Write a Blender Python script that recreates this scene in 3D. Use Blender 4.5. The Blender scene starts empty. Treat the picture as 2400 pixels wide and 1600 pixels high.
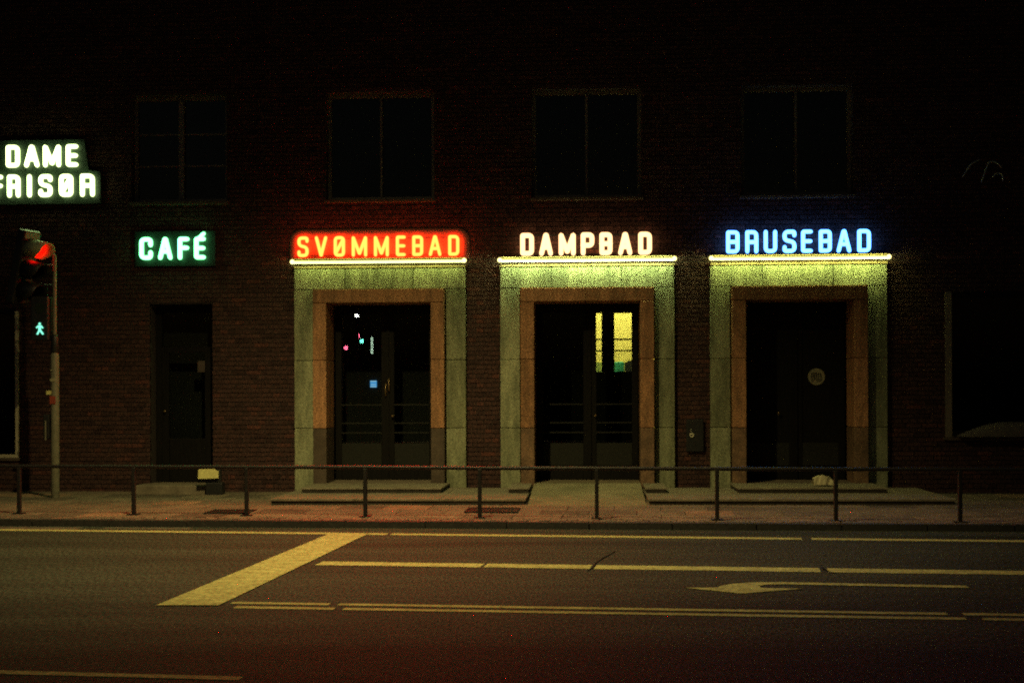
import bpy, bmesh, math, random
from mathutils import Vector, Matrix
random.seed(7)
R = math.radians
S = bpy.context.scene
col = S.collection

# ------------------------------------------------------------------ camera
cd = bpy.data.cameras.new('camera'); cam = bpy.data.objects.new('camera', cd); col.objects.link(cam)
cd.lens = 50; cd.sensor_width = 36; cd.clip_end = 800; cd.shift_y = (930 - 800) / 2400
yaw = math.atan(.055); roll = -.0035
fw = Vector((-math.sin(yaw), math.cos(yaw), 0)); r0 = Vector((math.cos(yaw), math.sin(yaw), 0)); u0 = Vector((0, 0, 1))
rt = r0 * math.cos(roll) + u0 * math.sin(roll); up = u0 * math.cos(roll) - r0 * math.sin(roll)
cam.matrix_world = Matrix(((rt.x, up.x, -fw.x, 0), (rt.y, up.y, -fw.y, -22.3), (rt.z, up.z, -fw.z, 1.6), (0, 0, 0, 1)))
S.camera = cam

# ------------------------------------------------------------------ night sky, faint moonlight, exposure
w = bpy.data.worlds.new('World'); S.world = w; w.use_nodes = True
wn = w.node_tree
sky = wn.nodes.new('ShaderNodeTexSky'); sky.sky_type = 'NISHITA'; sky.sun_disc = False
sky.sun_elevation = R(-2); sky.sun_rotation = R(215); sky.dust_density = 3
bg = wn.nodes['Background']; bg.inputs['Strength'].default_value = .06
wn.links.new(sky.outputs[0], bg.inputs['Color'])
sd = bpy.data.lights.new('moon', 'SUN'); sd.energy = .006; sd.angle = R(8); sd.color = (1, .9, .75)
so = bpy.data.objects.new('moon', sd); col.objects.link(so); so.rotation_euler = (R(50), 0, R(-30))
S.view_settings.view_transform = 'Standard'; S.view_settings.look = 'None'
S.view_settings.exposure = 0; S.view_settings.gamma = 1; S.view_settings.use_curve_mapping = False
S.cycles.use_denoising = False; S.cycles.denoiser = 'OPENIMAGEDENOISE'
S.cycles.max_bounces = 6; S.cycles.sample_clamp_indirect = 1.0
S.cycles.caustics_reflective = False; S.cycles.caustics_refractive = False
S.cycles.use_light_tree = True; S.cycles.filter_width = 2.0

# ------------------------------------------------------------------ materials
def mat(name, c, rough=.7, var=.25, scale=6., bump=0., bscale=60., spec=.5, metal=0., c2=None, stretch=(1, 1, 1), tint=None, grain=0., gscale=42., gst=(1, 1, 1)):
    m = bpy.data.materials.new(name); m.use_nodes = True
    n, l = m.node_tree.nodes, m.node_tree.links
    b = n['Principled BSDF']; b.inputs['Roughness'].default_value = rough; b.inputs['Metallic'].default_value = metal
    b.inputs['Specular IOR Level'].default_value = spec
    geo = n.new('ShaderNodeNewGeometry'); mp = n.new('ShaderNodeMapping'); l.new(geo.outputs['Position'], mp.inputs[0])
    mp.inputs['Scale'].default_value = stretch
    nz = n.new('ShaderNodeTexNoise'); nz.inputs['Scale'].default_value = scale; nz.inputs['Detail'].default_value = 6; nz.inputs['Roughness'].default_value = .65
    l.new(mp.outputs[0], nz.inputs['Vector'])
    rp = n.new('ShaderNodeValToRGB'); rp.color_ramp.elements[0].position = .3; rp.color_ramp.elements[1].position = .72
    lo = c2 or tuple(x * (1 - var) for x in c); hi = tuple(min(1, x * (1 + var * .6)) for x in c)
    rp.color_ramp.elements[0].color = (*lo, 1); rp.color_ramp.elements[1].color = (*hi, 1)
    l.new(nz.outputs['Fac'], rp.inputs[0])
    out = rp.outputs[0]
    if grain:
        g = n.new('ShaderNodeTexNoise'); g.inputs['Scale'].default_value = gscale; g.inputs['Detail'].default_value = 2
        gm = n.new('ShaderNodeMapping'); gm.inputs['Scale'].default_value = gst; l.new(geo.outputs['Position'], gm.inputs[0]); l.new(gm.outputs[0], g.inputs['Vector'])
        mr = n.new('ShaderNodeMapRange'); mr.inputs[1].default_value = .32; mr.inputs[2].default_value = .68; mr.clamp = True
        mr.inputs[3].default_value = 1 - grain; mr.inputs[4].default_value = 1 + grain; l.new(g.outputs['Fac'], mr.inputs[0])
        mx = n.new('ShaderNodeMix'); mx.data_type = 'RGBA'; mx.blend_type = 'MULTIPLY'; mx.inputs[0].default_value = 1
        l.new(out, mx.inputs[6]); l.new(mr.outputs[0], mx.inputs[7]); out = mx.outputs[2]
    if tint:
        if tint in ('obj', 'mild'):
            src = n.new('ShaderNodeObjectInfo').outputs['Random']
        else:
            a = n.new('ShaderNodeAttribute'); a.attribute_name = 'tint'; src = a.outputs['Fac']
        tr = n.new('ShaderNodeValToRGB'); e = tr.color_ramp.elements
        e[0].position = 0
        if tint == 'mild': e[0].color = (.72, .70, .66, 1); e[1].position = 1; e[1].color = (1.12, 1.08, 1.05, 1)
        else: e[0].color = (.55, .53, .54, 1); e[1].position = 1; e[1].color = (1.6, 1.15, 1.0, 1)
        if tint != 'mild':
          k = e.new(.2); k.color = (.85, .85, .86, 1); k = e.new(.88); k.color = (1.05, 1, .97, 1)
        l.new(src, tr.inputs[0])
        mx = n.new('ShaderNodeMix'); mx.data_type = 'RGBA'; mx.blend_type = 'MULTIPLY'; mx.inputs[0].default_value = 1
        l.new(out, mx.inputs[6]); l.new(tr.outputs[0], mx.inputs[7]); out = mx.outputs[2]
    l.new(out, b.inputs['Base Color'])
    if bump:
        bn = n.new('ShaderNodeTexNoise'); bn.inputs['Scale'].default_value = bscale; bn.inputs['Detail'].default_value = 4
        l.new(geo.outputs['Position'], bn.inputs['Vector'])
        bp = n.new('ShaderNodeBump'); bp.inputs['Strength'].default_value = bump; bp.inputs['Distance'].default_value = .01
        l.new(bn.outputs['Fac'], bp.inputs['Height']); l.new(bp.outputs[0], b.inputs['Normal'])
    return m
def emit(name, c, s=1.):
    m = bpy.data.materials.new(name); m.cycles.emission_sampling = 'FRONT'; m.use_nodes = True; n, l = m.node_tree.nodes, m.node_tree.links
    n.remove(n['Principled BSDF']); e = n.new('ShaderNodeEmission'); e.inputs[0].default_value = (*c, 1); e.inputs[1].default_value = s
    l.new(e.outputs[0], n['Material Output'].inputs[0]); return m
def glassmat(name, tintc=(.75, .8, .78)):
    m = bpy.data.materials.new(name); m.use_nodes = True; n, l = m.node_tree.nodes, m.node_tree.links
    n.remove(n['Principled BSDF'])
    t = n.new('ShaderNodeBsdfTransparent'); t.inputs[0].default_value = (*tintc, 1)
    g = n.new('ShaderNodeBsdfGlossy'); g.inputs['Roughness'].default_value = 0
    f = n.new('ShaderNodeFresnel'); f.inputs[0].default_value = 1.5
    mx = n.new('ShaderNodeMixShader'); l.new(f.outputs[0], mx.inputs[0]); l.new(t.outputs[0], mx.inputs[1]); l.new(g.outputs[0], mx.inputs[2])
    l.new(mx.outputs[0], n['Material Output'].inputs[0]); return m

BRICK = (.082, .042, .035)
M = {
 'brick_obj': mat('brick_single', BRICK, .85, .35, 9, .5, 90, .3, tint='obj', grain=.7),
 'brick': mat('brick_mass', BRICK, .85, .35, 9, .5, 90, .3, tint='attr', grain=.7),
 'mortar': mat('mortar', (.048, .036, .031), .95, .3, 14),
 'stone': mat('grey_green_stone', (.37, .40, .24), .8, .28, 3.2, .35, 45, .3, c2=(.15, .17, .10), stretch=(2.2, 2.2, .5), grain=.32, tint='mild'),
 'redstone': mat('red_stone', (.50, .26, .125), .8, .35, 5, .35, 45, .3, c2=(.24, .135, .07), stretch=(2, 2, .5), grain=.45, tint='mild'),
 'plinthstone': mat('dark_plinth_stone', (.12, .09, .065), .8, .35, 6, .3, 40, .3, grain=.2),
 'plinthmid': mat('brown_plinth_stone', (.27, .16, .09), .8, .4, 5, .3, 40, .3, c2=(.12, .08, .05), grain=.35),
 'stepstone': mat('step_stone', (.26, .22, .15), .8, .35, 4, .3, 50, .3, grain=.2),
 'concrete': mat('ramp_concrete', (.30, .25, .15), .85, .35, 2.2, .3, 60, .3, c2=(.17, .16, .09), grain=.2),
 'slab': mat('pavement_slab', (.23, .19, .13), .85, .35, 2.5, .3, 60, .3, tint='obj', grain=.7),
 'sett': mat('granite_sett', (.22, .18, .13), .7, .4, 20, .3, 60, .4, tint='obj'),
 'bed': mat('pavement_bed', (.06, .05, .04), .95, .3, 20),
 'kerb': mat('shaded_kerb_granite', (.05, .045, .038), .7, .35, 18, .3, 60, .4, grain=.2),  # granite darkened all over to put shade on the kerb face
 'asphalt': mat('asphalt', (.050, .058, .041), .82, .6, .9, .8, 130, .16, stretch=(.16, 1.2, 1), grain=.85, gscale=55., gst=(1, .22, 1)),
 'paint': mat('worn_road_paint', (.52, .53, .20), .7, .3, 7, .2, 120, .1, c2=(.30, .30, .11), stretch=(.7, 1.2, 1), grain=.42, gscale=30.),
 'fadedpaint': mat('faded_road_paint', (.15, .13, .09), .7, .4, 5, .2, 120, .3, c2=(.06, .055, .045), grain=.3),
 'frame': mat('painted_wood', (.22, .18, .13), .6, .25, 8, .2, 40),
 'darkwood': mat('dark_wood', (.012, .011, .009), .6, .3, 5, .2, 40, .12, stretch=(6, 6, .6)),
 'kick': mat('dark_grey_kick', (.030, .031, .025), .7, .3, 30, .2, 80, .15),
 'bronze': mat('bronze', (.40, .28, .13), .4, .3, 12, metal=.8),
 'black': mat('black_paint', (.02, .021, .02), .45, .3, 20, .1, 60),
 'iron': mat('rail_paint', (.014, .011, .010), .55, .35, 20, .2, 80, .5),
 'galv': mat('pole_paint', (.22, .21, .14), .55, .3, 14, .2, 60, .4),
 'tar': mat('crack_tar', (.012, .012, .011), .95, .2, 20, spec=.02),
 'riser': mat('shaded_riser', (.05, .042, .032), .85, .3, 8, .3, 40, .2),  # dark colour stands in for shade on the step fronts
 'litwood': mat('lit_painted_wood', (.55, .50, .34), .5, .25, 8, .2, 40),  # wood lightened so the left ground window's frame looks lit
 'hood': mat('hood_lit_tone', (.55, .55, .28), .5, .2, 14),  # bright colour stands in for lamplight on the top visor
 'cream': mat('tray_paint', (.30, .22, .10), .6, .3, 14),
 'panel_cafe': mat('cafe_panel', (.012, .03, .02), .5, .25, 7),
 'panel_dame': mat('hair_panel', (.03, .06, .038), .5, .3, 14, .3, 30, grain=.5),
 'panel_red': mat('red_panel', (.55, .16, .10), .6, .12, 5),
 'board': mat('board_grey', (.10, .075, .06), .8, .25, 9),
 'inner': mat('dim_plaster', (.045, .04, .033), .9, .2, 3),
 'yellowwall': mat('yellow_plaster', (.74, .62, .16), .9, .06, 2),
 'greenwall': mat('green_dado', (.20, .26, .06), .8, .15, 4),
 'teal': mat('teal_box', (.03, .30, .17), .6, .4, 14),
 'yellow': mat('yellow_plate', (.80, .74, .26), .6, .2, 20, .2, 60, grain=.12),
 'paper': mat('crumpled_paper', (.60, .52, .30), .8, .2, 10),
 'fabric': mat('grey_fabric', (.13, .11, .09), .9, .25, 14, .3, 60),
 'sticker': mat('sticker', (.40, .38, .22), .5, .2, 12),
 'sticker_ink': mat('sticker_ink', (.05, .045, .03), .6, .2, 20),
 'ring': mat('bell_ring', (.75, .72, .5), .4, .1, 20),
 'redtape': mat('red_sticker', (.35, .06, .03), .6, .2, 20),
 'deadtube': mat('unlit_tube', (.55, .6, .45), .15, .1, 20, spec=.8),
 'glass': glassmat('window_glass'),
 'black_lens': mat('dark_lens', (.02, .03, .02), .15, .2, 20),
 'n_red': emit('neon_red', (13, .95, .14)), 'n_red_front': emit('neon_red_front', (640, 1.15, .16)),
 'n_warm': emit('neon_warm_white', (2.6, 1.45, .66)), 'n_warm_front': emit('neon_warm_white_front', (14, 8, .70)),
 'n_blue': emit('neon_blue', (.5, 1.7, 5.5)), 'n_blue_front': emit('neon_blue_front', (.62, 16, 40)),
 'n_green': emit('neon_green', (.9, 4.5, 1.5)), 'n_green_front': emit('neon_green_front', (1.0, 60, 12)),
 'n_lime': emit('neon_pale_green', (2.6, 3.2, 1.35)), 'n_lime_front': emit('neon_pale_green_front', (14, 22, 7)),
 'tube1': emit('tube_dim', (13.5, 16.5, 4.6)),
 'tube2': emit('tube_bright', (40, 51, 20)),
 'tube3': emit('tube_mid', (33, 39, 11.5)),
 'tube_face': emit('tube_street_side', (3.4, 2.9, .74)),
 'e_bulb': emit('electrode_glow', (3.0, 2.7, .9)),
 'e_red': emit('signal_red', (8, .035, .014)),
 'e_walk': emit('signal_green', (.35, 1.5, 1.0)),
 'e_hall': emit('hall_lamp', (1, .80, .42), 40),
 'e_street': emit('street_lamp_glow', (1, .7, .3), 25),
 'e_white': emit('far_white', (1, 1, .85), 60), 'e_fred': emit('far_red', (1, .12, .22), 40), 'e_fteal': emit('far_teal', (.15, 1, .7), 40),
 'e_fstrip': emit('far_strip', (.5, .7, .5), 14), 'e_blue': emit('blue_screen', (.08, .42, .95), 1.0), 'e_bluew': emit('blue_screen_mark', (.45, .8, 1), 1.1),
}

# ------------------------------------------------------------------ mesh helpers
class MB:
    def __init__(s): s.v = []; s.f = []; s.t = []
    def box(s, x0, x1, y0, y1, z0, z1, t=None, back=True):
        b = len(s.v)
        s.v += [(x0, y0, z0), (x1, y0, z0), (x1, y1, z0), (x0, y1, z0), (x0, y0, z1), (x1, y0, z1), (x1, y1, z1), (x0, y1, z1)]
        f = [(0, 1, 5, 4), (1, 2, 6, 5), (3, 0, 4, 7), (4, 5, 6, 7), (0, 3, 2, 1)] + ([(2, 3, 7, 6)] if back else [])
        s.f += [tuple(b + i for i in q) for q in f]
        if t is not None: s.t += [t] * len(f)
        return s
    def poly(s, pts, z0, z1):           # prism over an xy outline
        b = len(s.v); n = len(pts)
        s.v += [(x, y, z1) for x, y in pts] + [(x, y, z0) for x, y in pts]
        s.f.append(tuple(b + i for i in range(n))); s.f.append(tuple(b + n + i for i in reversed(range(n))))
        for i in range(n): j = (i + 1) % n; s.f.append((b + i, b + n + i, b + n + j, b + j))
        return s
    def xzpoly(s, pts, y0, y1):         # prism over an xz outline
        b = len(s.v); n = len(pts)
        s.v += [(x, y0, z) for x, z in pts] + [(x, y1, z) for x, z in pts]
        s.f.append(tuple(b + i for i in range(n))); s.f.append(tuple(b + n + i for i in reversed(range(n))))
        for i in range(n): j = (i + 1) % n; s.f.append((b + i, b + n + i, b + n + j, b + j))
        return s
    def tube(s, pts, r, n=8, closed=False, cap=True, rs=None, off=0.):
        pts = [Vector(p) for p in pts]; rad = list(rs) if rs else [r] * len(pts)
        if cap and not closed:
            d = (pts[0] - pts[1]).normalized(); e = (pts[-1] - pts[-2]).normalized(); ra, rb = rad[0], rad[-1]
            pts = [pts[0] + d * ra, pts[0] + d * ra * .7] + pts + [pts[-1] + e * rb * .7, pts[-1] + e * rb]
            rad = [ra * .25, ra * .72] + rad + [rb * .72, rb * .25]
        m = len(pts); b = len(s.v); prev = None
        for i, p in enumerate(pts):
            if closed: t = (pts[(i + 1) % m] - pts[i - 1])
            else: t = pts[min(i + 1, m - 1)] - pts[max(i - 1, 0)]
            t.normalize()
            ref = Vector((0, 1, 0)) if abs(t.y) < .9 else Vector((1, 0, 0))
            if prev is not None and (prev - t * prev.dot(t)).length > .2: a = (prev - t * prev.dot(t)).normalized()
            else: a = ref.cross(t).normalized()
            prev = a; c = t.cross(a)
            for k in range(n):
                q = 2 * math.pi * k / n + off; s.v.append(tuple(p + (a * math.cos(q) + c * math.sin(q)) * rad[i]))
        for i in range(m if closed else m - 1):
            j = (i + 1) % m
            for k in range(n): l = (k + 1) % n; s.f.append((b + i * n + k, b + i * n + l, b + j * n + l, b + j * n + k))
        if not closed:
            s.f.append(tuple(b + k for k in reversed(range(n)))); s.f.append(tuple(b + (m - 1) * n + k for k in range(n)))
        return s
    def lathe(s, prof, c, n=20):         # profile of (r, z) about a vertical axis
        b = len(s.v)
        for r, z in prof:
            for k in range(n): q = 2 * math.pi * k / n; s.v.append((c[0] + r * math.cos(q), c[1] + r * math.sin(q), c[2] + z))
        for i in range(len(prof) - 1):
            for k in range(n): l = (k + 1) % n; s.f.append((b + i * n + k, b + i * n + l, b + (i + 1) * n + l, b + (i + 1) * n + k))
        return s
    def sphere(s, c, r, n=10):
        return s.lathe([(max(.001, r * math.sin(math.pi * i / n)), -r * math.cos(math.pi * i / n)) for i in range(n + 1)], c, n)
    def xf(s, m): s.v = [tuple(m @ Vector(p)) for p in s.v]; return s
    def mesh(s, name, m, smooth=False):
        me = bpy.data.meshes.new(name); me.from_pydata(s.v, [], s.f); me.materials.append(M[m])
        if m.startswith(('n_', 'tube', 'e_')):
            bm = bmesh.new(); bm.from_mesh(me); bmesh.ops.recalc_face_normals(bm, faces=bm.faces); bm.to_mesh(me); bm.free()
        if s.t:
            a = me.attributes.new('tint', 'FLOAT', 'FACE'); a.data.foreach_set('value', s.t)
        if smooth: me.polygons.foreach_set('use_smooth', [True] * len(me.polygons))
        me.update(); return me
    def build(s, name, m, parent=None, smooth=False, bevel=0):
        o = bpy.data.objects.new(name, s.mesh(name, m, smooth)); col.objects.link(o); o.parent = parent
        if bevel:
            b = o.modifiers.new('bevel', 'BEVEL'); b.width = bevel; b.segments = 2; b.limit_method = 'ANGLE'
        return o
def empty(name, parent=None, loc=(0, 0, 0)):
    o = bpy.data.objects.new(name, None); col.objects.link(o); o.parent = parent; o.location = loc; return o
def tag(o, label=None, cat=None, group=None, kind=None):
    if label: o['label'] = label
    if cat: o['category'] = cat
    if group: o['group'] = group
    if kind: o['kind'] = kind
    return o
def inst(src, name, parent, matrix):
    o = bpy.data.objects.new(name, src); col.objects.link(o); o.parent = parent; o.matrix_basis = matrix; return o
def fillet(pts, rad, seg=5, closed=False):
    out = []; n = len(pts)
    for i in range(n):
        p = Vector(pts[i]); r = rad[i] if isinstance(rad, (list, tuple)) else rad
        if (not closed and i in (0, n - 1)) or r <= 0: out.append(p); continue
        a = Vector(pts[i - 1]) - p; b = Vector(pts[(i + 1) % n]) - p
        r2 = min(r, a.length * .48, b.length * .48); a.normalize(); b.normalize()
        p0 = p + a * r2; p1 = p + b * r2
        for k in range(seg + 1):
            t = k / seg; out.append(p0 * (1 - t) ** 2 + p * 2 * t * (1 - t) + p1 * t * t)
    return out

# ------------------------------------------------------------------ the setting: ground, road, kerb, pavement
KS = -.0424                                        # the kerb runs slightly askew to the facade
def ky(x): return -4.765 + KS * (x + 7.43)
def pz(x, y): return .08 + .04 * max(0, min(1, (y - ky(x)) / -ky(x)))
tag(MB().box(-300, 300, -300, 300, -1.0, -.06).build('ground', 'asphalt'), kind='structure')
road = MB().poly([(-60, ky(-60) + .02), (-60, -26), (60, -26), (60, ky(60) + .02)], -.05, 0).build('road', 'asphalt'); tag(road, kind='structure')
def strip(name, x0, y0, x1, y1, wd, m='paint', z=.004):
    d = Vector((x1 - x0, y1 - y0)).normalized(); n = Vector((-d.y, d.x)) * wd / 2
    k = max(2, int(abs(x1 - x0) / .5)); top = []; bot = []
    for i in range(k + 1):                        # slightly ragged edges
        t = i / k; p = Vector((x0 + (x1 - x0) * t, y0 + (y1 - y0) * t)); j = random.uniform(-.04, .04) * wd
        top.append(tuple(p + n * (1 + j))); bot.append(tuple(p - n * (1 + random.uniform(-.06, .06))))
    return MB().poly(bot + top[::-1], z - .003, z).build(name, m, road)
ey = lambda x: -5.90 - .0945 * (x + .9)
for a, b in ((-14, -2.38), (-2.33, 2.36), (2.47, 9)): strip('edge_line', a, ey(a), b, ey(b), .19)
ly = lambda x: -8.85 - .09 * (x + .745)
for a, b in ((-2.62, -1.03), (-1.0, .0), (.04, 2.10), (2.17, 9)): strip('lane_line', a, ly(a), b, ly(b), .30)
dy = lambda x: -11.49 - .073 * (x + .6)
for off in (0, -.225):
    q = .08 if off else 0
    for a, b in ((-2.80 + q, -2.02 + q), (-1.95 + q, 2.60 + q), (2.72 + q, 9)): strip('double_line', a, dy(a) + off, b, dy(b) + off, .105)
strip('centre_dash', -6.2, -13.9, -1.99, -14.29, .10)
MB().poly([(-3.345, -11.5), (-2.862, -11.49), (-2.602, -5.71), (-3.06, -5.70)], .004, .008).build('stop_line', 'paint', road)
ar = [(3.14, -10.17), (1.62, -9.98), (1.42, -10.0), (1.22, -10.09), (1.09, -10.24), (1.06, -10.34), (.78, -10.37), (1.22, -10.70), (1.75, -10.40), (1.42, -10.36), (1.41, -10.22), (1.5, -10.135), (1.62, -10.12), (3.14, -10.31)]
MB().poly(ar[::-1], .002, .006).build('turn_arrow', 'paint', road)
strip('faded_marking', -8.4, -4.98, -6.3, -5.10, .30, 'fadedpaint', .003)
strip('faded_marking', -6.0, -5.02, -4.9, -5.08, .18, 'fadedpaint', .003)
def crack(pts):
    mb = MB()
    for (xa, ya), (xb, yb) in zip(pts, pts[1:]):
        d = Vector((xb - xa, yb - ya)).normalized(); n = Vector((-d.y, d.x)) * .007
        mb.poly([(xa - n.x, ya - n.y), (xb - n.x, yb - n.y), (xb + n.x, yb + n.y), (xa + n.x, ya + n.y)], .001, .0055)
    return mb.build('sealed_crack', 'tar', road)
crack([(.25, -7.6), (.12, -8.2), (.05, -8.6), (.02, -9.0), (-.03, -9.2)])
crack([(2.16, -8.9), (2.14, -9.1), (2.2, -9.35)])

kerb = MB().poly([(-14, ky(-14) + .02), (11, ky(11) + .02), (11, ky(11) + .13), (-14, ky(-14) + .13)], -.1, .065).build('kerb', 'bed'); tag(kerb, kind='structure')
ang = math.atan(KS)
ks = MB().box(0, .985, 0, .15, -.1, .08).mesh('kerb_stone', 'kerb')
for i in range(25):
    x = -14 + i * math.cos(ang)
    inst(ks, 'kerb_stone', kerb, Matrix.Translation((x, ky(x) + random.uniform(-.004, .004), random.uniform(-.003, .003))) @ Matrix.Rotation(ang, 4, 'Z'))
pave = MB()
for i in range(25):
    x0, x1 = -14 + i, -13 + i
    b = len(pave.v); pave.v += [(x0, ky(x0) + .14, .064), (x1, ky(x1) + .14, .064), (x1, .2, .103), (x0, .2, .103)]; pave.f.append((b, b + 1, b + 2, b + 3))
pave = pave.build('pavement', 'bed'); tag(pave, kind='structure')
def lay(src, name, u, v, jit):                     # u along the kerb, v away from it
    x = -14 + u * math.cos(ang) - v * math.sin(ang); y = ky(-14) + u * math.sin(ang) + v * math.cos(ang)
    z = pz(x, y) + random.uniform(-jit, jit)
    inst(src, name, pave, Matrix.Translation((x, y, z)) @ Matrix.Rotation(ang, 4, 'Z') @ Matrix.Rotation(.0082, 4, 'X') @ Matrix.Rotation(random.uniform(-.004, .004), 4, 'Y'))
st = [MB().poly([(0, 0), (.125 + e, .004), (.122 + e, .118), (.003, .115)], -.05, 0).mesh('sett', 'sett') for e in (0, -.01)]
for row in range(2):
    for i in range(142):
        lay(random.choice(st), 'sett', 4.6 + row * .065 + i * .135, .165 + row * .13, .004)
sl = MB().box(0, .615, 0, .615, -.05, 0).mesh('paving_slab', 'slab')
for row in range(7):
    for i in range(32):
        lay(sl, 'paving_slab', 3.0 + (row % 2) * .31 + i * .625, .435 + row * .625, .0025)

# ------------------------------------------------------------------ the bath house: brick wall with openings
PC = (-3.30, -.045, 3.22)                          # portal centres
XL, XR, ZT = -13.0, 10.0, 9.0
WINS = [(-6.52, 1.54), (-3.30, 1.72), (-.045, 1.72), (3.22, 1.72)]
holes = [(c - 1.36, c + 1.36, 0, 3.63) for c in PC] + [(-7.0, -5.99, 0, 3.10), (-11.2, -9.13, .66, 3.0), (5.47, 7.7, .96, 3.2)]
holes += [(c - wd / 2, c + wd / 2, 4.72, 6.42) for c, wd in WINS]
house = empty('bath_house')
tag(house, 'dark red brick bath house with three stone portals along the street', 'building')
xs = sorted({XL, XR, *[h[0] for h in holes], *[h[1] for h in holes]}); zs = sorted({0, ZT, *[h[2] for h in holes], *[h[3] for h in holes]})
wl = MB()
for xa, xb in zip(xs, xs[1:]):
    for za, zb in zip(zs, zs[1:]):
        cx, cz = (xa + xb) / 2, (za + zb) / 2
        if any(h[0] < cx < h[1] and h[2] < cz < h[3] for h in holes): continue
        b = len(wl.v); wl.v += [(xa, .012, za), (xb, .012, za), (xb, .012, zb), (xa, .012, zb)]; wl.f.append((b, b + 1, b + 2, b + 3))
for x0, x1, z0, z1 in holes:                       # reveals
    b = len(wl.v); wl.v += [(x, y, z) for y in (.012, .40) for x, z in ((x0, z0), (x1, z0), (x1, z1), (x0, z1))]
    wl.f += [(b, b + 4, b + 5, b + 1), (b + 1, b + 5, b + 6, b + 2), (b + 2, b + 6, b + 7, b + 3), (b + 3, b + 7, b + 4, b)]
wl.box(XL, XL + .3, .02, 7, 0, ZT).box(XR - .3, XR, .02, 7, 0, ZT).box(XL, XR, 6.7, 7, 0, ZT)
wall = wl.build('wall', 'mortar', house)
MB().box(XL - .2, XR + .2, -.25, 7.2, ZT, ZT + .25).build('roof', 'black', house)
MB().box(XL + .3, XR - .3, 4.6, 4.7, 0, ZT).build('inner_wall', 'inner', house)
CO = .072; BH = .058
single = {L: MB().box(0, L, 0, .06, 0, BH, back=False).mesh('brick', 'brick_obj') for L in (.228, .108)}
mass = MB(); spots = []
row = 0; z = .10
while z < ZT - .06:
    iv = [(XL, XR)]
    for h in holes:
        if h[2] - .03 < z + BH / 2 < h[3] + .03 and not (z + BH < h[2] + .01 or z > h[3] - .01):
            iv = [p for a, b in iv for p in ((a, min(b, h[0])), (max(a, h[1]), b)) if p[1] - p[0] > .02]
    L = .228 if row % 2 == 0 else .108
    off = (0, .06, .12, .18)[row % 4]
    for a, b in iv:
        x = XL + off + math.floor((a - XL - off) / (L + .012)) * (L + .012)
        while x < b:
            x0, x1 = max(x, a), min(x + L, b)
            if x1 - x0 > .02:
                y = random.uniform(-.003, .003) - .001; zj = random.uniform(-.002, .002)
                full = x1 - x0 > L - .001
                if full and ((-5.93 < x0 and x1 < -4.68 and .75 < z < 2.6) or (-1.92 < x0 and x1 < -1.42 and .6 < z < 3.2) or (1.33 < x0 and x1 < 1.85 and 1.2 < z < 3.2)):
                    spots.append((L, x0, y, z + zj))
                else: mass.box(x0, x1, y, .05, z + zj, z + BH + zj, t=random.random(), back=False)
            x += L + .012
    z += CO; row += 1
spots.sort(key=lambda s: (abs(s[1] + 4.9) - s[0] * 8))
for i, (L, x, y, z) in enumerate(spots):
    if i < 300: inst(single[L], 'brick', wall, Matrix.Translation((x, y, z)))
    else: mass.box(x, x + L, y, .05, z, z + BH, t=random.random(), back=False)
bw = mass.build('brickwork', 'brick', wall); bw['kind'] = 'stuff'

# stone portals -----------------------------------------------------
ZJ = (.10, 1.118, 2.185, 3.297)                    # bed joints of the jamb stones
G = .004
def stone(p, x0, x1, y0, y1, z0, z1, m, bev=.008):
    o = MB().box(x0 + G, x1 - G, y0 + random.uniform(-.003, .003), y1, z0 + G, z1 - G).build('stone_block', m, p, bevel=bev); return o
for i, c in enumerate(PC):
    p = empty('stone_portal', house)
    a, b = c - 1.36, c + 1.36
    cut = [a, a + .81, a + 1.895, b]
    for x0, x1 in zip(cut, cut[1:]): stone(p, x0, x1, -.10, .36, 3.297, 3.63, 'stone')
    for s in (-1, 1):
        for z0, z1 in zip(ZJ, ZJ[1:]):
            xa, xb = sorted((c + s * 1.36, c + s * 1.045)); stone(p, xa, xb, -.10, .36, z0, z1, 'stone')
            xa, xb = sorted((c + s * 1.035, c + s * .818))
            stone(p, xa, xb, -.26, .42, max(z0, .19), z1 if z1 < 3 else 3.078, ('plinthstone' if i == 0 else 'plinthmid') if z0 < 1 else 'redstone')
    if i == 1:
        stone(p, c - 1.035, c - .02, -.26, .42, 3.078, 3.292, 'redstone'); stone(p, c - .02, c + 1.035, -.26, .42, 3.078, 3.292, 'redstone')
    else: stone(p, c - 1.035, c + 1.035, -.26, .42, 3.078, 3.292, 'redstone')

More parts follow.
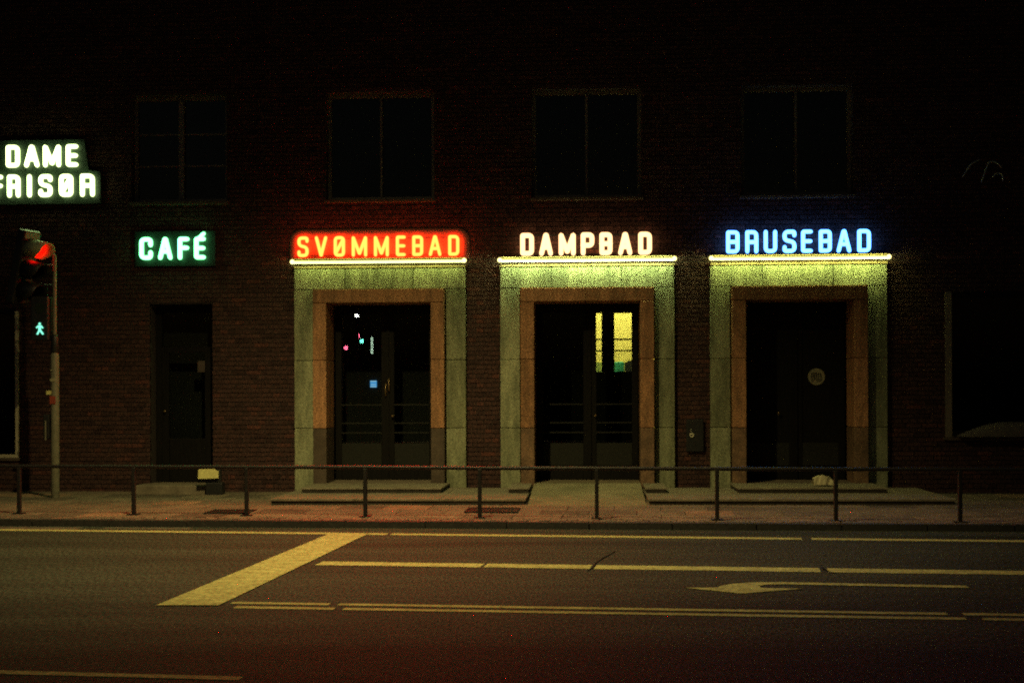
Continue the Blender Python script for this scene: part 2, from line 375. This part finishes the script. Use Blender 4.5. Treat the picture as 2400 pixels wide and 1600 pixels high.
# double doors with glazing bars ------------------------------------
def door(c, glazed=True):
    d = empty('double_door', house); x0, x1 = c - .815, c + .815; m = c + .04; y = .50; zb, zt = .25, 3.076
    MB().box(x0, x1, y, y + .09, zt - .13, zt).build('top_rail', 'darkwood', d)
    MB().box(x0, x1, y - .05, y + .15, zb - .05, zb + .02).build('threshold', 'stepstone', d)
    for lo, hi in ((x0, m), (m, x1)):
        for sx in (lo + .004, hi - .104): MB().box(sx, sx + .10, y, y + .07, zb + .02, zt - .13).build('stile', 'darkwood', d, bevel=.006)
        MB().box(lo + .105, hi - .105, y + .012, y + .058, zb + .02, .50).build('bottom_rail', 'darkwood', d)
        MB().box(lo + .105, hi - .105, y + .006, y + .062, .50, .86).build('kick_panel', 'kick', d, bevel=.004)
        if glazed:
            MB().box(lo + .10, hi - .10, y + .03, y + .037, .86, zt - .13).build('pane', 'glass', d)
            for z in (1.03, 1.185, 1.48): MB().box(lo + .10, hi - .10, y - .012, y + .012, z - .011, z + .011).build('push_bar', 'kick', d, bevel=.004)
        else:
            MB().box(lo + .10, hi - .10, y + .02, y + .045, .86, zt - .13).build('panel', 'darkwood', d)
    MB().box(m - .018, m + .018, y - .03, y - .005, zb + .03, zt - .14).build('astragal', 'darkwood', d)
    hx = m + .085 if glazed else m - .28
    MB().sphere((hx, y - .06, 1.30 if glazed else 1.33), .022 if glazed else .02).tube([(hx, y - .045, 1.3), (hx, y + .01, 1.3)], .008).build('handle', 'bronze', d, True)
    return d
for i, c in enumerate(PC): door(c, i < 2)
# bronze pull handles on the first door
pd = [o for o in house.children if o.name.startswith('double_door')][0]
for x, z in ((-3.285, 1.72), (-3.235, 1.80)):
    MB().tube([(x, .47, z - .10), (x, .43, z - .08), (x, .43, z + .08), (x, .47, z + .10)], .013).build('pull_handle', 'bronze', pd, True)

# vestibules behind the doors, and the lit hall behind the middle one
for i, c in enumerate(PC):
    v = empty('vestibule', house); x0, x1 = c - .95, c + .95
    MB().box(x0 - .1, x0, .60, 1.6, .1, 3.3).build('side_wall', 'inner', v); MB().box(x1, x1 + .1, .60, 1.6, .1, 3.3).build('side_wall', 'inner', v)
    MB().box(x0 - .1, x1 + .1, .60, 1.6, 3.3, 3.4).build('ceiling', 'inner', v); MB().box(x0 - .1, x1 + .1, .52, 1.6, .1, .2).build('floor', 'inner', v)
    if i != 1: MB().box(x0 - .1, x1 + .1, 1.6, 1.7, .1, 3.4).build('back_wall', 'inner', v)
    else:
        par = MB(); ox = [x0 - .1, .06, .195, .408, .697, x1 + .1]
        for k in (0, 2, 4): par.box(ox[k], ox[k + 1], 1.6, 1.66, .1, 3.4)
        for k in (1, 3): par.box(ox[k], ox[k + 1], 1.6, 1.66, .1, 2.02).box(ox[k], ox[k + 1], 1.6, 1.66, 3.0, 3.4)
        par.build('partition', 'darkwood', v)
        for k in (1, 3):
            for z in (2.37, 2.56): MB().box(ox[k], ox[k + 1], 1.61, 1.65, z - .012, z + .012).build('glazing_bar', 'darkwood', v)
            MB().box(ox[k], ox[k + 1], 1.625, 1.631, 2.02, 3.0).build('pane', 'glass', v)
h = empty('entrance_hall', house)
MB().box(-1.1, 1.9, 3.4, 3.5, .1, 4.2).build('yellow_wall', 'yellowwall', h)
MB().box(-1.1, 1.9, 3.36, 3.398, .1, 2.22).build('dado', 'greenwall', h)
MB().box(-1.2, -1.1, 1.7, 3.5, .1, 4.2).build('side_wall', 'yellowwall', h); MB().box(1.9, 2.0, 1.7, 3.5, .1, 4.2).build('side_wall', 'yellowwall', h)
MB().box(-1.2, 2.0, 1.67, 3.5, 4.2, 4.3).build('ceiling', 'yellowwall', h); MB().box(-1.2, 2.0, 1.67, 3.5, 0, .1).build('floor', 'inner', h)
MB().box(-.6, 1.4, 2.0, 3.1, 4.1, 4.16).build('ceiling_lamp', 'e_hall', h)
bx = MB().box(.43, .60, 3.0, 3.2, 1.5, 2.22).build('storage_box', 'teal', bevel=.02); tag(bx, 'teal green box seen through right pane of lit inner door', 'box')
bx = MB().box(.62, .95, 2.95, 3.25, 1.5, 2.21).box(.66, .9, 2.98, 3.2, 2.21, 2.24).build('dark_cabinet', 'black'); tag(bx, 'dark cabinet beside teal box behind the lit panes', 'cabinet')

# cafe door -----------------------------------------------------------
d = empty('cafe_door', house)
MB().box(-6.99, -6.90, .30, .40, .25, 3.09).build('frame', 'darkwood', d); MB().box(-6.09, -6.00, .30, .40, .25, 3.09).build('frame', 'darkwood', d)
MB().box(-6.90, -6.09, .30, .40, 2.98, 3.09).build('frame', 'darkwood', d); MB().box(-6.90, -6.09, .31, .39, 2.34, 2.42).build('transom', 'darkwood', d)
MB().box(-6.90, -6.09, .345, .352, 2.42, 2.98).build('pane', 'glass', d)
for xa, xb in ((-6.90, -6.79), (-6.20, -6.09)): MB().box(xa, xb, .32, .38, .25, 2.34).build('stile', 'darkwood', d)
MB().box(-6.79, -6.20, .335, .375, .25, .95).build('panel', 'darkwood', d, bevel=.01); MB().box(-6.79, -6.20, .35, .357, .95, 2.34).build('pane', 'glass', d)
MB().sphere((-6.845, .27, 1.39), .022).tube([(-6.845, .28, 1.39), (-6.845, .33, 1.39)], .009).build('door_knob', 'bronze', d, True)
MB().box(-6.32, -6.14, .325, .334, 2.02, 2.20).build('notice', 'board', d)
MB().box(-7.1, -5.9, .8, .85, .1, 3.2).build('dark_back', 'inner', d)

# windows ---------------------------------------------------------------
def window(c, wd, z0, z1, y=.16, mull=.035, bars=(), fr=.06, mid=True, pale='lrbt'):
    o = empty('window', house); x0, x1 = c - wd / 2, c + wd / 2
    for k, q in (('l', (x0 + .002, x0 + fr, z0, z1)), ('r', (x1 - fr, x1 - .002, z0, z1)), ('b', (x0 + fr, x1 - fr, z0, z0 + fr)), ('t', (x0 + fr, x1 - fr, z1 - fr, z1))):
        MB().box(q[0], q[1], y if k in pale else y + .01, y + .08, q[2], q[3]).build('frame', ('frame' if len(pale) == 4 or c > 0 else 'litwood') if k in pale else 'darkwood', o)  # ground floor: lighter sides look lit, darkwood sides shaded, by colour alone
    if mid: MB().box(c - mull / 2, c + mull / 2, y - .02, y + .06, z0 + fr, z1 - fr).build('mullion', 'frame', o)
    for z in bars: MB().box(x0 + fr, x1 - fr, y + .02, y + .05, z - .012, z + .012).build('glazing_bar', 'frame', o)
    sp = ((x0 + fr, c - mull / 2), (c + mull / 2, x1 - fr)) if mid else ((x0 + fr, x1 - fr),)
    for xa, xb in sp: MB().box(xa, xb, y + .036, y + .042, z0 + fr, z1 - fr).build('pane', 'glass', o)
    MB().box(x0 - .03, x1 + .03, -.05, max(y, .1), z0 - .05, z0 - .002).build('sill', 'plinthstone', o, bevel=.006)
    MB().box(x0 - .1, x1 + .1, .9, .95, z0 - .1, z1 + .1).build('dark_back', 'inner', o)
for (c, wd) in WINS:
    if c < -6: window(c, wd, 4.72, 6.42, mull=.085, bars=(5.315, 5.82))
    else: window(c, wd, 4.72, 6.42)
window(-10.165, 2.07, .66, 3.0, y=-.03, fr=.05, pale='rb'); window(6.585, 2.23, .96, 3.2, y=-.03, fr=.10, mid=False, pale='l')
mb = MB(); n = 14; prof = []
for i in range(n + 1):
    t = i / n; x = 5.63 + 1.7 * t; hgt = .21 * min(1, math.sin(min(1, t * 2.2) * math.pi / 2)) + .015
    prof.append([(x, -.02 + .16 * math.cos(q), .965 + hgt * math.sin(q)) for q in [math.pi * k / 8 for k in range(9)]])
for rg in prof: mb.v += rg
for i in range(n):
    for k in range(8): mb.f.append((i * 9 + k, i * 9 + k + 1, (i + 1) * 9 + k + 1, (i + 1) * 9 + k))
tag(mb.build('rounded_cover', 'fabric', None, True), 'grey rounded hump lying along the sill of the far right window', 'cover')

# ------------------------------------------------------------------ steps and ramp
def steps(x0, x1, label, uppers, cuts):
    e = empty('entrance_steps'); tag(e, label, 'steps')
    for a, b in zip(cuts, cuts[1:]):
        MB().box(a + .002, b - .002, -2.55 + random.uniform(-.004, .004), -.103, .150, .186 + random.uniform(-.002, .002)).build('platform_stone', 'stepstone', e, bevel=.008)
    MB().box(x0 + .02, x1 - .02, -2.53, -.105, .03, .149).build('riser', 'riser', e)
    for a, b in uppers:
        MB().box(a, b, -1.38, .48, .236, .262).build('upper_step', 'stepstone', e, bevel=.006)
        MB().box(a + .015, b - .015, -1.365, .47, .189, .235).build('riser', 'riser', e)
    return e
steps(-4.5, -.90, 'low stone platform with step below the red sign, ending at the ramp', [(-4.30, -2.20), (-1.22, -.90)], [-4.5, -3.3, -2.1, -.90])
steps(.80, 5.0, 'low stone platform from the ramp to below the blue sign', [(.80, 1.12), (2.15, 4.32)], [.80, 2.2, 3.6, 5.0])
rp = MB(); rp.v = [(-.87, -2.75, .09), (.77, -2.75, .09), (.77, -.35, .262), (-.87, -.35, .262), (-.87, .50, .264), (.77, .50, .264), (-.87, -2.75, 0), (.77, -2.75, 0), (-.87, .5, 0), (.77, .5, 0)]
rp.f = [(0, 1, 2, 3), (3, 2, 5, 4), (6, 7, 1, 0), (6, 0, 3, 4, 8), (1, 7, 9, 5, 2)]
tag(rp.build('concrete_ramp', 'concrete'), 'concrete ramp rising to the lit middle doorway between stone platforms', 'ramp')
tag(MB().box(-7.1, -5.85, -.55, .40, .05, .245).build('door_step', 'stepstone', bevel=.012), 'dark stone step before the cafe door', 'step')

# ------------------------------------------------------------------ neon signs
def glyph(ch):
    k = .34
    cr = lambda p, r, closed=False: (p, r, closed)
    return {
     'S': [cr([(1, .82), (1, 1), (0, 1), (0, .57), (1, .46), (1, 0), (0, 0), (0, .2)], k)],
     'V': [cr([(0, 1), (.5, 0), (1, 1)], .02)],
     'O': [cr([(0, 0), (1, 0), (1, 1), (0, 1)], .3, True), cr([(.03, .1), (.97, .9)], 0)],
     'M': [cr([(0, 0), (0, 1), (.5, .08), (1, 1), (1, 0)], .03)],
     'E': [cr([(1, 1), (0, 1), (0, 0), (1, 0)], .1), cr([(0, .5), (.95, .5)], 0)],
     'B': [cr([(0, 0), (1, 0), (1, 1), (0, 1)], [.05, .3, .3, .05], True), cr([(0, .5), (1, .5)], 0)],
     'A': [cr([(0, 0), (.46, 1), (.54, 1), (1, 0)], .03), cr([(.17, .33), (.83, .33)], 0)],
     'D': [cr([(0, 0), (1, 0), (1, 1), (0, 1)], [.06, .34, .34, .06], True)],
     'P': [cr([(0, 0), (0, 1), (1, 1), (1, .42), (0, .42)], [0, .06, .34, .34, 0])],
     'R': [cr([(0, 0), (0, 1), (1, 1), (1, 0)], [0, .02, .36, 0]), cr([(0, .48), (1, .48)], 0)],
     'U': [cr([(0, 1), (0, 0), (1, 0), (1, 1)], .34)],
     'C': [cr([(1, .7), (1, 1), (0, 1), (0, 0), (1, 0), (1, .28)], .36)],
     'F': [cr([(1, 1), (0, 1), (0, 0)], .1), cr([(0, .52), (.95, .52)], 0)],
     'I': [cr([(.5, 0), (.5, 1)], 0)],
     '/': [cr([(0, 0), (1, 1)], 0)],
    }[ch]
def letter(ch, x0, x1, z0, z1, y, r, m, parent):
    mb = MB(); X0, X1, Z0, Z1 = x0 + r, x1 - r, z0 + r, z1 - r
    if ch in 'VAM/': X0, X1 = x0 + r * 1.05, x1 - r * 1.05
    for pts, rad, closed in glyph(ch):
        w_, h_ = X1 - X0, Z1 - Z0
        P = [(X0 + w_ * a, Z0 + h_ * b) for a, b in pts]
        rr = [q * h_ * .55 for q in rad] if isinstance(rad, list) else rad * h_ * .55
        P = fillet(P, rr, 4, closed)
        mb.tube([(p.x, y, p.y) for p in P], r, 8, closed, off=math.pi / 8)
    o = mb.build('letter', m, parent, True)
    o.data.materials.append(M[m + '_front'])       # stronger emission added on street-facing faces, to light the road and spare the wall
    for p in o.data.polygons:
        if p.normal.y < -.95: p.material_index = 1
    return o
def sign(label, rows, r, m, y=-.125):
    s = empty('neon_sign'); tag(s, label, 'neon sign')
    for L, z0, z1 in rows:
        for ch, a, b in L: letter(ch, a, b, z0, z1, y, r, m, s)
        for z in (z0 + .03, z1 - .03):
            MB().tube([(L[0][1] - .02, -.045, z), (L[-1][2] + .02, -.045, z)], .012, 6).build('mounting_rail', 'black', s)
        for ch, a, b in L:
            MB().tube([((a + b) / 2, -.045, z0 + .03), ((a + b) / 2, .03, z0 + .03)], .008, 5).build('bracket', 'black', s)
    return s
SV = [('S', -4.597, -4.416), ('V', -4.321, -4.118), ('O', -4.02, -3.838), ('M', -3.737, -3.486), ('M', -3.386, -3.143), ('E', -3.038, -2.88), ('B', -2.78, -2.603), ('A', -2.521, -2.316), ('D', -2.214, -2.035)]
DA = [('D', -1.085, -.865), ('A', -.791, -.569), ('M', -.487, -.213), ('P', -.142, .075), ('B', .149, .356), ('A', .437, .665), ('D', .751, .967)]
BR = [('B', 2.109, 2.315), ('R', 2.404, 2.604), ('U', 2.687, 2.893), ('S', 2.976, 3.187), ('E', 3.259, 3.436), ('B', 3.53, 3.729), ('A', 3.801, 4.027), ('D', 4.116, 4.325)]
CA = [('C', -7.125, -6.908), ('A', -6.825, -6.591), ('F', -6.507, -6.322), ('E', -6.245, -6.061)]
DM = [('D', -9.277, -9.051), ('A', -8.983, -8.733), ('M', -8.677, -8.384), ('E', -8.305, -8.107)]
FR = [('F', -9.50, -9.329), ('R', -9.259, -9.044), ('I', -8.941, -8.854), ('S', -8.751, -8.524), ('O', -8.418, -8.188), ('R', -8.077, -7.84)]
s = sign('red neon sign reading SVØMMEBAD above the first stone portal', [(SV, 3.81, 4.137)], .027, 'n_red')
rings = []
for e, yy in ((0, -.055), (.03, -.052), (.06, -.042), (.085, -.025), (.10, 0)):
    q = fillet([(-4.64 - e, 3.775), (-1.99 + e, 3.775), (-1.99 + e, 4.16 + e), (-4.64 - e, 4.16 + e)], [.02, .02, .12 + e, .12 + e], 7, True)
    rings.append([(p.x, yy, p.y) for p in q])
pb = MB(); k = len(rings[0])
for rg in rings: pb.v += rg
pb.f = [tuple(range(k))] + [(i * k + j, (i + 1) * k + j, (i + 1) * k + (j + 1) % k, i * k + (j + 1) % k) for i in range(4) for j in range(k)]
pb.build('backing_panel', 'panel_red', s, True)
sign('warm white neon sign reading DAMPBAD above the middle portal', [(DA, 3.797, 4.157)], .040, 'n_warm')
sign('blue neon sign reading BRUSEBAD above the right portal', [(BR, 3.807, 4.165)], .031, 'n_blue')
s = sign('green neon sign reading CAFÉ above the dark cafe door', [(CA, 3.788, 4.149)], .036, 'n_green')
letter('/', -6.19, -6.06, 4.105, 4.225, -.125, .03, 'n_green', s)
MB().box(-7.22, -5.92, -.06, -.035, 3.69, 4.25).build('backing_panel', 'panel_cafe', s, bevel=.006)
s = sign('pale green neon sign reading DAME FRISØR on a stepped panel at far left', [(DM, 5.275, 5.636), (FR, 4.80, 5.165)], .037, 'n_lime')
MB().xzpoly([(-9.75, 4.70), (-7.77, 4.70), (-7.77, 5.20), (-7.96, 5.235), (-8.03, 5.72), (-9.75, 5.72)], -.07, -.03).build('backing_panel', 'panel_dame', s)
# unlit tubing at far right
s = empty('unlit_sign'); tag(s, 'thin unlit curved sign tubing high on the wall at far right', 'sign')
for P in ([(5.73, 4.96), (5.794, 5.065), (5.856, 5.148), (5.918, 5.189), (5.98, 5.213)], [(6.009, 4.874), (6.061, 5.02), (6.123, 5.186), (6.216, 5.185), (6.308, 5.10)], [(6.184, 4.956), (6.22, 4.99), (6.267, 5.007), (6.328, 4.985), (6.332, 4.891)]):
    MB().tube([(x, -.1, z) for x, z in fillet(P, .05, 3)], .011, 6).build('tube', 'deadtube', s, True)
for x, z in ((5.82, 5.10), (6.08, 5.06), (6.27, 5.0)): MB().tube([(x, -.1, z), (x, .03, z)], .006, 5).build('bracket', 'black', s)

# white tubes along the tops of the portals
for i, (c, nm, m) in enumerate(zip(PC, ('under the red sign', 'under the white sign', 'under the blue sign'), ('tube1', 'tube2', 'tube3'))):
    t = empty('tube_lamp'); tag(t, 'long white tube lamp on the portal top ' + nm, 'lamp', 'tube lamps along the portals')
    a, b = c - 1.35, c + 1.35; y, z = -.27, 3.716
    path = [(a, y, z), (c, y, z - .002), (b, y, z)]
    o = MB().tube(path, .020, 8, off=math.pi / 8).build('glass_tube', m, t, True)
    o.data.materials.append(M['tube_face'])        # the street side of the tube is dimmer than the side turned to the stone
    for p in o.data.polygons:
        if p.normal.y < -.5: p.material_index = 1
    for x in (a, b): MB().sphere((x, y + .01, z + .008), .036).build('electrode_bulb', 'e_bulb', t, True)
    MB().box(a - .01, b + .01, -.125, .0, 3.632, 3.668).build('tray', 'cream', t, bevel=.004)
    MB().box(a - .02, b + .02, -.265, .0, 3.766, 3.772).build('added_light_shield', 'cream', t)  # added plate that keeps tube light off the wall above
    for k in range(5):
        x = a + .15 + k * (b - a - .3) / 4; MB().tube([(x, y, z - .02), (x, -.11, 3.66)], .006, 5).build('clip', 'black', t)

# ------------------------------------------------------------------ street furniture
rl = empty('street_railing'); tag(rl, 'low dark iron railing along the pavement edge', 'railing')
px = [-7.52 - 3.06, -7.52 - 1.53, -7.52, -5.94, -4.42, -2.86, -1.39, .077, 1.55, 2.97, 4.42, 5.9, 7.4]
ry = lambda x: -4.60 - .088 * x
for x in px:
    z = pz(x, ry(x)); MB().box(x - .024, x + .024, ry(x) - .03, ry(x) + .03, z - .05, .70).build('post', 'iron', rl, bevel=.008)
    MB().box(x - .07, x + .07, ry(x) - .07, ry(x) + .07, z - .02, z + .012).build('foot_plate', 'iron', rl)
MB().tube([(x, ry(x), .712 + random.uniform(-.004, .004)) for x in px], .024, 10).build('rail', 'iron', rl, True)

def grate(x0, x1, y0, y1, label):
    g = empty('cellar_grate'); z = pz((x0 + x1) / 2, (y0 + y1) / 2) + .012; tag(g, label, 'grate', 'cellar grates in the pavement')
    MB().box(x0, x1, y0, y1, z - .008, z - .003).build('pit', 'black', g)
    for a in ((x0 - .03, x1 + .03, y0 - .03, y0), (x0 - .03, x1 + .03, y1, y1 + .03), (x0 - .03, x0, y0, y1), (x1, x1 + .03, y0, y1)): MB().box(*a, z - .02, z + .006).build('frame', 'iron', g)
    n = int((x1 - x0) / .05)
    for i in range(n): MB().box(x0 + .02 + i * .05, x0 + .032 + i * .05, y0, y1, z - .003, z + .003).build('bar', 'black', g)
grate(-5.02, -4.50, -3.95, -3.45, 'small iron cellar grate in the pavement left of the red sign')
grate(-1.62, -.98, -3.80, -3.12, 'wide iron cellar grate in front of the low platform by the ramp')

b = empty('yellow_plate_stand'); tag(b, 'yellow plate with chipped corner on a low dark stand by cafe', 'stand')
pl = MB().xzpoly([(-.157, -.076), (.157, -.066), (.157, .05), (.135, .05), (.095, .08), (-.145, .076), (-.157, .06)], -.012, .012).xf(Matrix.Translation((-5.866, -.72, .432)) @ Matrix.Rotation(R(-14), 4, 'X'))
pl.build('plate', 'yellow', b)
MB().box(-6.05, -5.68, -.69, -.62, .30, .56).build('back_frame', 'black', b, bevel=.01)
MB().box(-5.92, -5.66, -.70, -.50, .09, .30).build('base', 'black', b, bevel=.015)

mb = MB(); n, k = 9, 6
for i in range(n):
    for j in range(k):
        t = i / (n - 1); u = j / (k - 1)
        mb.v.append((3.30 + .33 * t, -1.05 + .22 * u + random.uniform(-.015, .015), .268 + (.16 * math.sin(math.pi * (.18 + .8 * t)) ** .6 * (1 - .3 * abs(u - .4)) + random.uniform(-.022, .022)) * (0.15 if j in (0, k - 1) else 1)))
for i in range(n - 1):
    for j in range(k - 1): mb.f.append((i * k + j, (i + 1) * k + j, (i + 1) * k + j + 1, i * k + j + 1))
o = mb.build('crumpled_bag', 'paper'); md = o.modifiers.new('solid', 'SOLIDIFY'); md.thickness = .006; tag(o, 'crumpled pale paper bag on the step below the blue sign', 'bag')

b = empty('wall_box'); tag(b, 'small dark wall box with round pale button between portals', 'wall box')
MB().box(1.49, 1.76, -.07, -.004, .74, 1.24).build('case', 'black', b, bevel=.012)
mb = MB(); mb.tube([(1.575 + .026 * math.cos(q), -.078, .998 + .026 * math.sin(q)) for q in [2 * math.pi * i / 14 for i in range(14)]], .011, 6, True).build('button_ring', 'ring', b, True)
MB().sphere((1.56, -.072, 1.06), .008).sphere((1.565, -.072, 1.09), .006).build('stud', 'ring', b)

st_ = empty('round_sticker'); tag(st_, 'round pale sticker with dark lettering on the right dark door', 'sticker')
mb = MB(); mb.xzpoly([(3.587 + .132 * math.cos(2 * math.pi * i / 36), 1.905 + .132 * math.sin(2 * math.pi * i / 36)) for i in range(36)], .505, .512).build('disc', 'sticker', st_)
ink = MB()
for x0, x1, z0, z1 in ((-.085, -.065, -.02, .06), (-.05, -.03, -.02, .06), (-.05, .0, .045, .06), (-.05, .0, .012, .024), (-.05, .0, -.02, -.008), (-.01, .005, -.02, .06), (.02, .035, -.02, .06), (-.09, .09, -.05, -.036), (-.08, -.05, -.075, -.06), (.0, .075, -.075, -.063)):
    ink.box(3.587 + x0, 3.587 + x1, .500, .5045, 1.905 + z0, 1.905 + z1)
ink.xzpoly([(3.63, 1.965), (3.65, 1.965), (3.675, 1.885), (3.655, 1.885)], .500, .5045)
ink.build('lettering', 'sticker_ink', st_)

# traffic light with pedestrian signal at the left
t = empty('traffic_light'); tag(t, 'slim traffic light pole with red signal and green walking figure', 'traffic light')
PX, PY = -8.045, -1.3
MB().tube([(PX, PY, .05), (PX, PY, 3.74)], .028, 12).build('pole', 'galv', t, True)
MB().tube([(PX, PY, .05), (PX, PY, 2.25)], .062, 14).build('pole_sleeve', 'galv', t, True)
MB().tube([(PX, PY, 2.30), (PX, PY, 2.52)], .055, 12).build('clamp', 'black', t, True)
MB().box(PX - .15, PX - .062, PY - .09, PY + .02, 1.0, 1.36).build('push_button_box', 'black', t, bevel=.01)
MB().box(PX - .12, PX - .10, PY - .097, PY - .088, .98, 1.27).build('button_strip', 'galv', t)
MB().box(PX - .105, PX - .035, PY - .075, PY - .062, 1.66, 1.72).build('yellow_sticker', 'yellow', t)
MB().box(PX - .055, PX + .03, PY - .072, PY - .06, 1.52, 1.64).build('red_sticker', 'redtape', t)
MB().box(PX - .05, PX + .02, PY - .073, PY - .06, 1.86, 1.90).box(PX - .04, PX - .01, PY - .073, PY - .06, 2.02, 2.035).build('pale_sticker', 'sticker', t)
# pedestrian head, facing the street
ph = MB().box(-8.37, -8.10, PY - .12, PY + .10, 2.47, 3.13).build('pedestrian_head', 'black', t, bevel=.02)
fig = MB(); cx, cz, y = -8.225, 2.647, PY - .135
fig.xzpoly([(cx + .017 * math.cos(q), cz + .073 + .017 * math.sin(q)) for q in [2 * math.pi * i / 12 for i in range(12)]], y, y + .006)
fig.xzpoly([(cx - .022, cz + .05), (cx - .018, cz - .02), (cx + .018, cz - .02), (cx + .024, cz + .05)], y, y + .006)
fig.xzpoly([(cx - .02, cz + .054), (cx - .058, cz + .018), (cx - .046, cz + .004), (cx - .015, cz + .03)], y + .001, y + .007)
fig.xzpoly([(cx + .02, cz + .054), (cx + .057, cz + .012), (cx + .044, cz + .0), (cx + .015, cz + .03)], y + .001, y + .007)
fig.xzpoly([(cx - .016, cz - .018), (cx - .05, cz - .085), (cx - .026, cz - .09), (cx + .006, cz - .028)], y + .001, y + .007)
fig.xzpoly([(cx + .018, cz - .018), (cx + .062, cz - .078), (cx + .042, cz - .092), (cx - .006, cz - .028)], y + .0015, y + .0075)
fig.build('walking_figure', 'e_walk', ph)
MB().xzpoly([(cx + .075 * math.cos(q), 2.95 + .075 * math.sin(q)) for q in [2 * math.pi * i / 16 for i in range(16)]], PY - .128, PY - .118).build('dark_lens', 'black_lens', ph)
MB().tube([(-8.11, PY, 2.6), (PX, PY, 2.6)], .018).build('arm', 'black', t)
# vehicle head, turned along the street; tube visors over each lens
hd = MB().box(-.16, .0, -.17, .17, -.88, .24)
az = R(-24); base = Matrix.Translation((-8.40, PY - .02, 3.88)) @ Matrix.Rotation(az, 4, 'Z') @ Matrix.Rotation(R(14), 4, 'Y')
vh = hd.xf(base).build('signal_head', 'black', t, bevel=.03)
for i, mt in enumerate(('e_red', 'black_lens', 'black_lens')):
    zc = -.02 - i * .32; rr = .15
    disc = MB(); disc.v = [(.012, 0, zc)] + [(.006, rr * .9 * math.cos(q), zc + rr * .9 * math.sin(q)) for q in [2 * math.pi * k / 20 for k in range(20)]]
    disc.f = [(0, 1 + k, 1 + (k + 1) % 20) for k in range(20)]; disc.xf(base).build('lens', mt, vh)
    vs = MB(); nn = 22
    for k in range(nn + 1):
        q = R(-60) + R(300) * k / nn; q2 = R(90) + (q - R(90)); dep = .36 - .17 * max(0, -math.sin(q2)) - .02 * (1 - math.sin(q2)) * .5
        for xx, ra in ((.0, rr), (dep, rr), (dep, rr - .006), (.0, rr - .006)): vs.v.append((xx, ra * math.cos(q2), zc + ra * math.sin(q2)))
    for k in range(nn):
        for j in range(4): jj = (j + 1) % 4; vs.f.append((k * 4 + j, k * 4 + jj, (k + 1) * 4 + jj, (k + 1) * 4 + j))
    vs.xf(base).build('visor', 'hood' if i == 0 else 'black', vh, True)
MB().tube([(-8.62, PY, 3.3), (PX, PY, 3.3)], .018).tube([(-8.6, PY, 3.6), (PX, PY, 3.6)], .018).build('arm', 'black', t)

# blue screen inside the first entrance
b = empty('wall_screen'); tag(b, 'small glowing blue screen inside the door below the red sign', 'screen')
MB().box(-3.712, -3.604, 1.57, 1.598, 1.772, 1.884).build('screen', 'e_blue', b)
MB().box(-3.708, -3.608, 1.562, 1.569, 1.866, 1.88).box(-3.70, -3.616, 1.562, 1.569, 1.815, 1.827).box(-3.708, -3.608, 1.562, 1.569, 1.776, 1.79).build('screen_lines', 'e_bluew', b)

# ------------------------------------------------------------------ lamps over and across the street
LX, LY, LZ = -3.1, -7.7, 7.4
l = empty('street_lamp'); tag(l, 'hanging street lamp with deep shade high above the road', 'street lamp')
MB().lathe([(.05, .32), (.12, .28), (.30, .12), (.31, -.20), (.30, -.20), (.29, .10), (.11, .25), (.05, .27)], (LX, LY, LZ), 24).build('shade', 'black', l, True)
MB().sphere((LX, LY, LZ + .17), .05).build('bulb', 'e_street', l, True)
MB().tube([(LX, 0, LZ + 1.9), (LX, LY / 2, LZ + 1.0), (LX, LY, LZ + .6), (LX, -20, LZ + 1.9)], .008, 5).tube([(LX, LY, LZ + .6), (LX, LY, LZ + .2)], .01, 5).build('span_wire', 'black', l)
ld = bpy.data.lights.new('street_lamp_light', 'SPOT'); ld.energy = 1950; ld.color = (.95, .76, .30); ld.spot_size = R(128); ld.spot_blend = .85; ld.shadow_soft_size = .10
lo = bpy.data.objects.new('street_lamp_light', ld); col.objects.link(lo); lo.parent = l; lo.location = (LX, LY, LZ - .08); lo.rotation_euler = (R(14), 0, 0)

def far_post(x, y, label, bits, cat):
    e = empty('far_' + cat.replace(' ', '_')); tag(e, label, cat)
    zt = max(z for z, *_ in bits) + .1
    MB().tube([(x, y, 0), (x, y, zt)], .05, 8).build('pole', 'galv', e)
    for z, dx, hz, wx, m in bits:
        MB().box(x + dx - wx - .03, x + dx + wx + .03, y + .04, y + .10, z - hz - .04, z + hz + .04).build('case', 'black', e)
        MB().box(x + dx - wx, x + dx + wx, y + .10, y + .11, z - hz, z + hz).build('light', m, e)
far_post(-8.45, -28.0, 'far street lamp across the road, mirrored in the door glass', [(4.65, 0, .13, .07, 'e_white')], 'street lamp')
far_post(-8.40, -28.4, 'far signal across the road, mirrored red and green in door glass', [(3.84, -.07, .07, .06, 'e_fred'), (3.66, .06, .07, .06, 'e_fteal')], 'traffic signal')
far_post(-8.89, -28.2, 'far red signal light across the road, mirrored in door glass', [(3.41, 0, .065, .065, 'e_fred')], 'signal light')
far_post(-7.95, -28.3, 'far upright lit strip across the road, mirrored in door glass', [(3.50, 0, .30, .04, 'e_fstrip')], 'light strip')
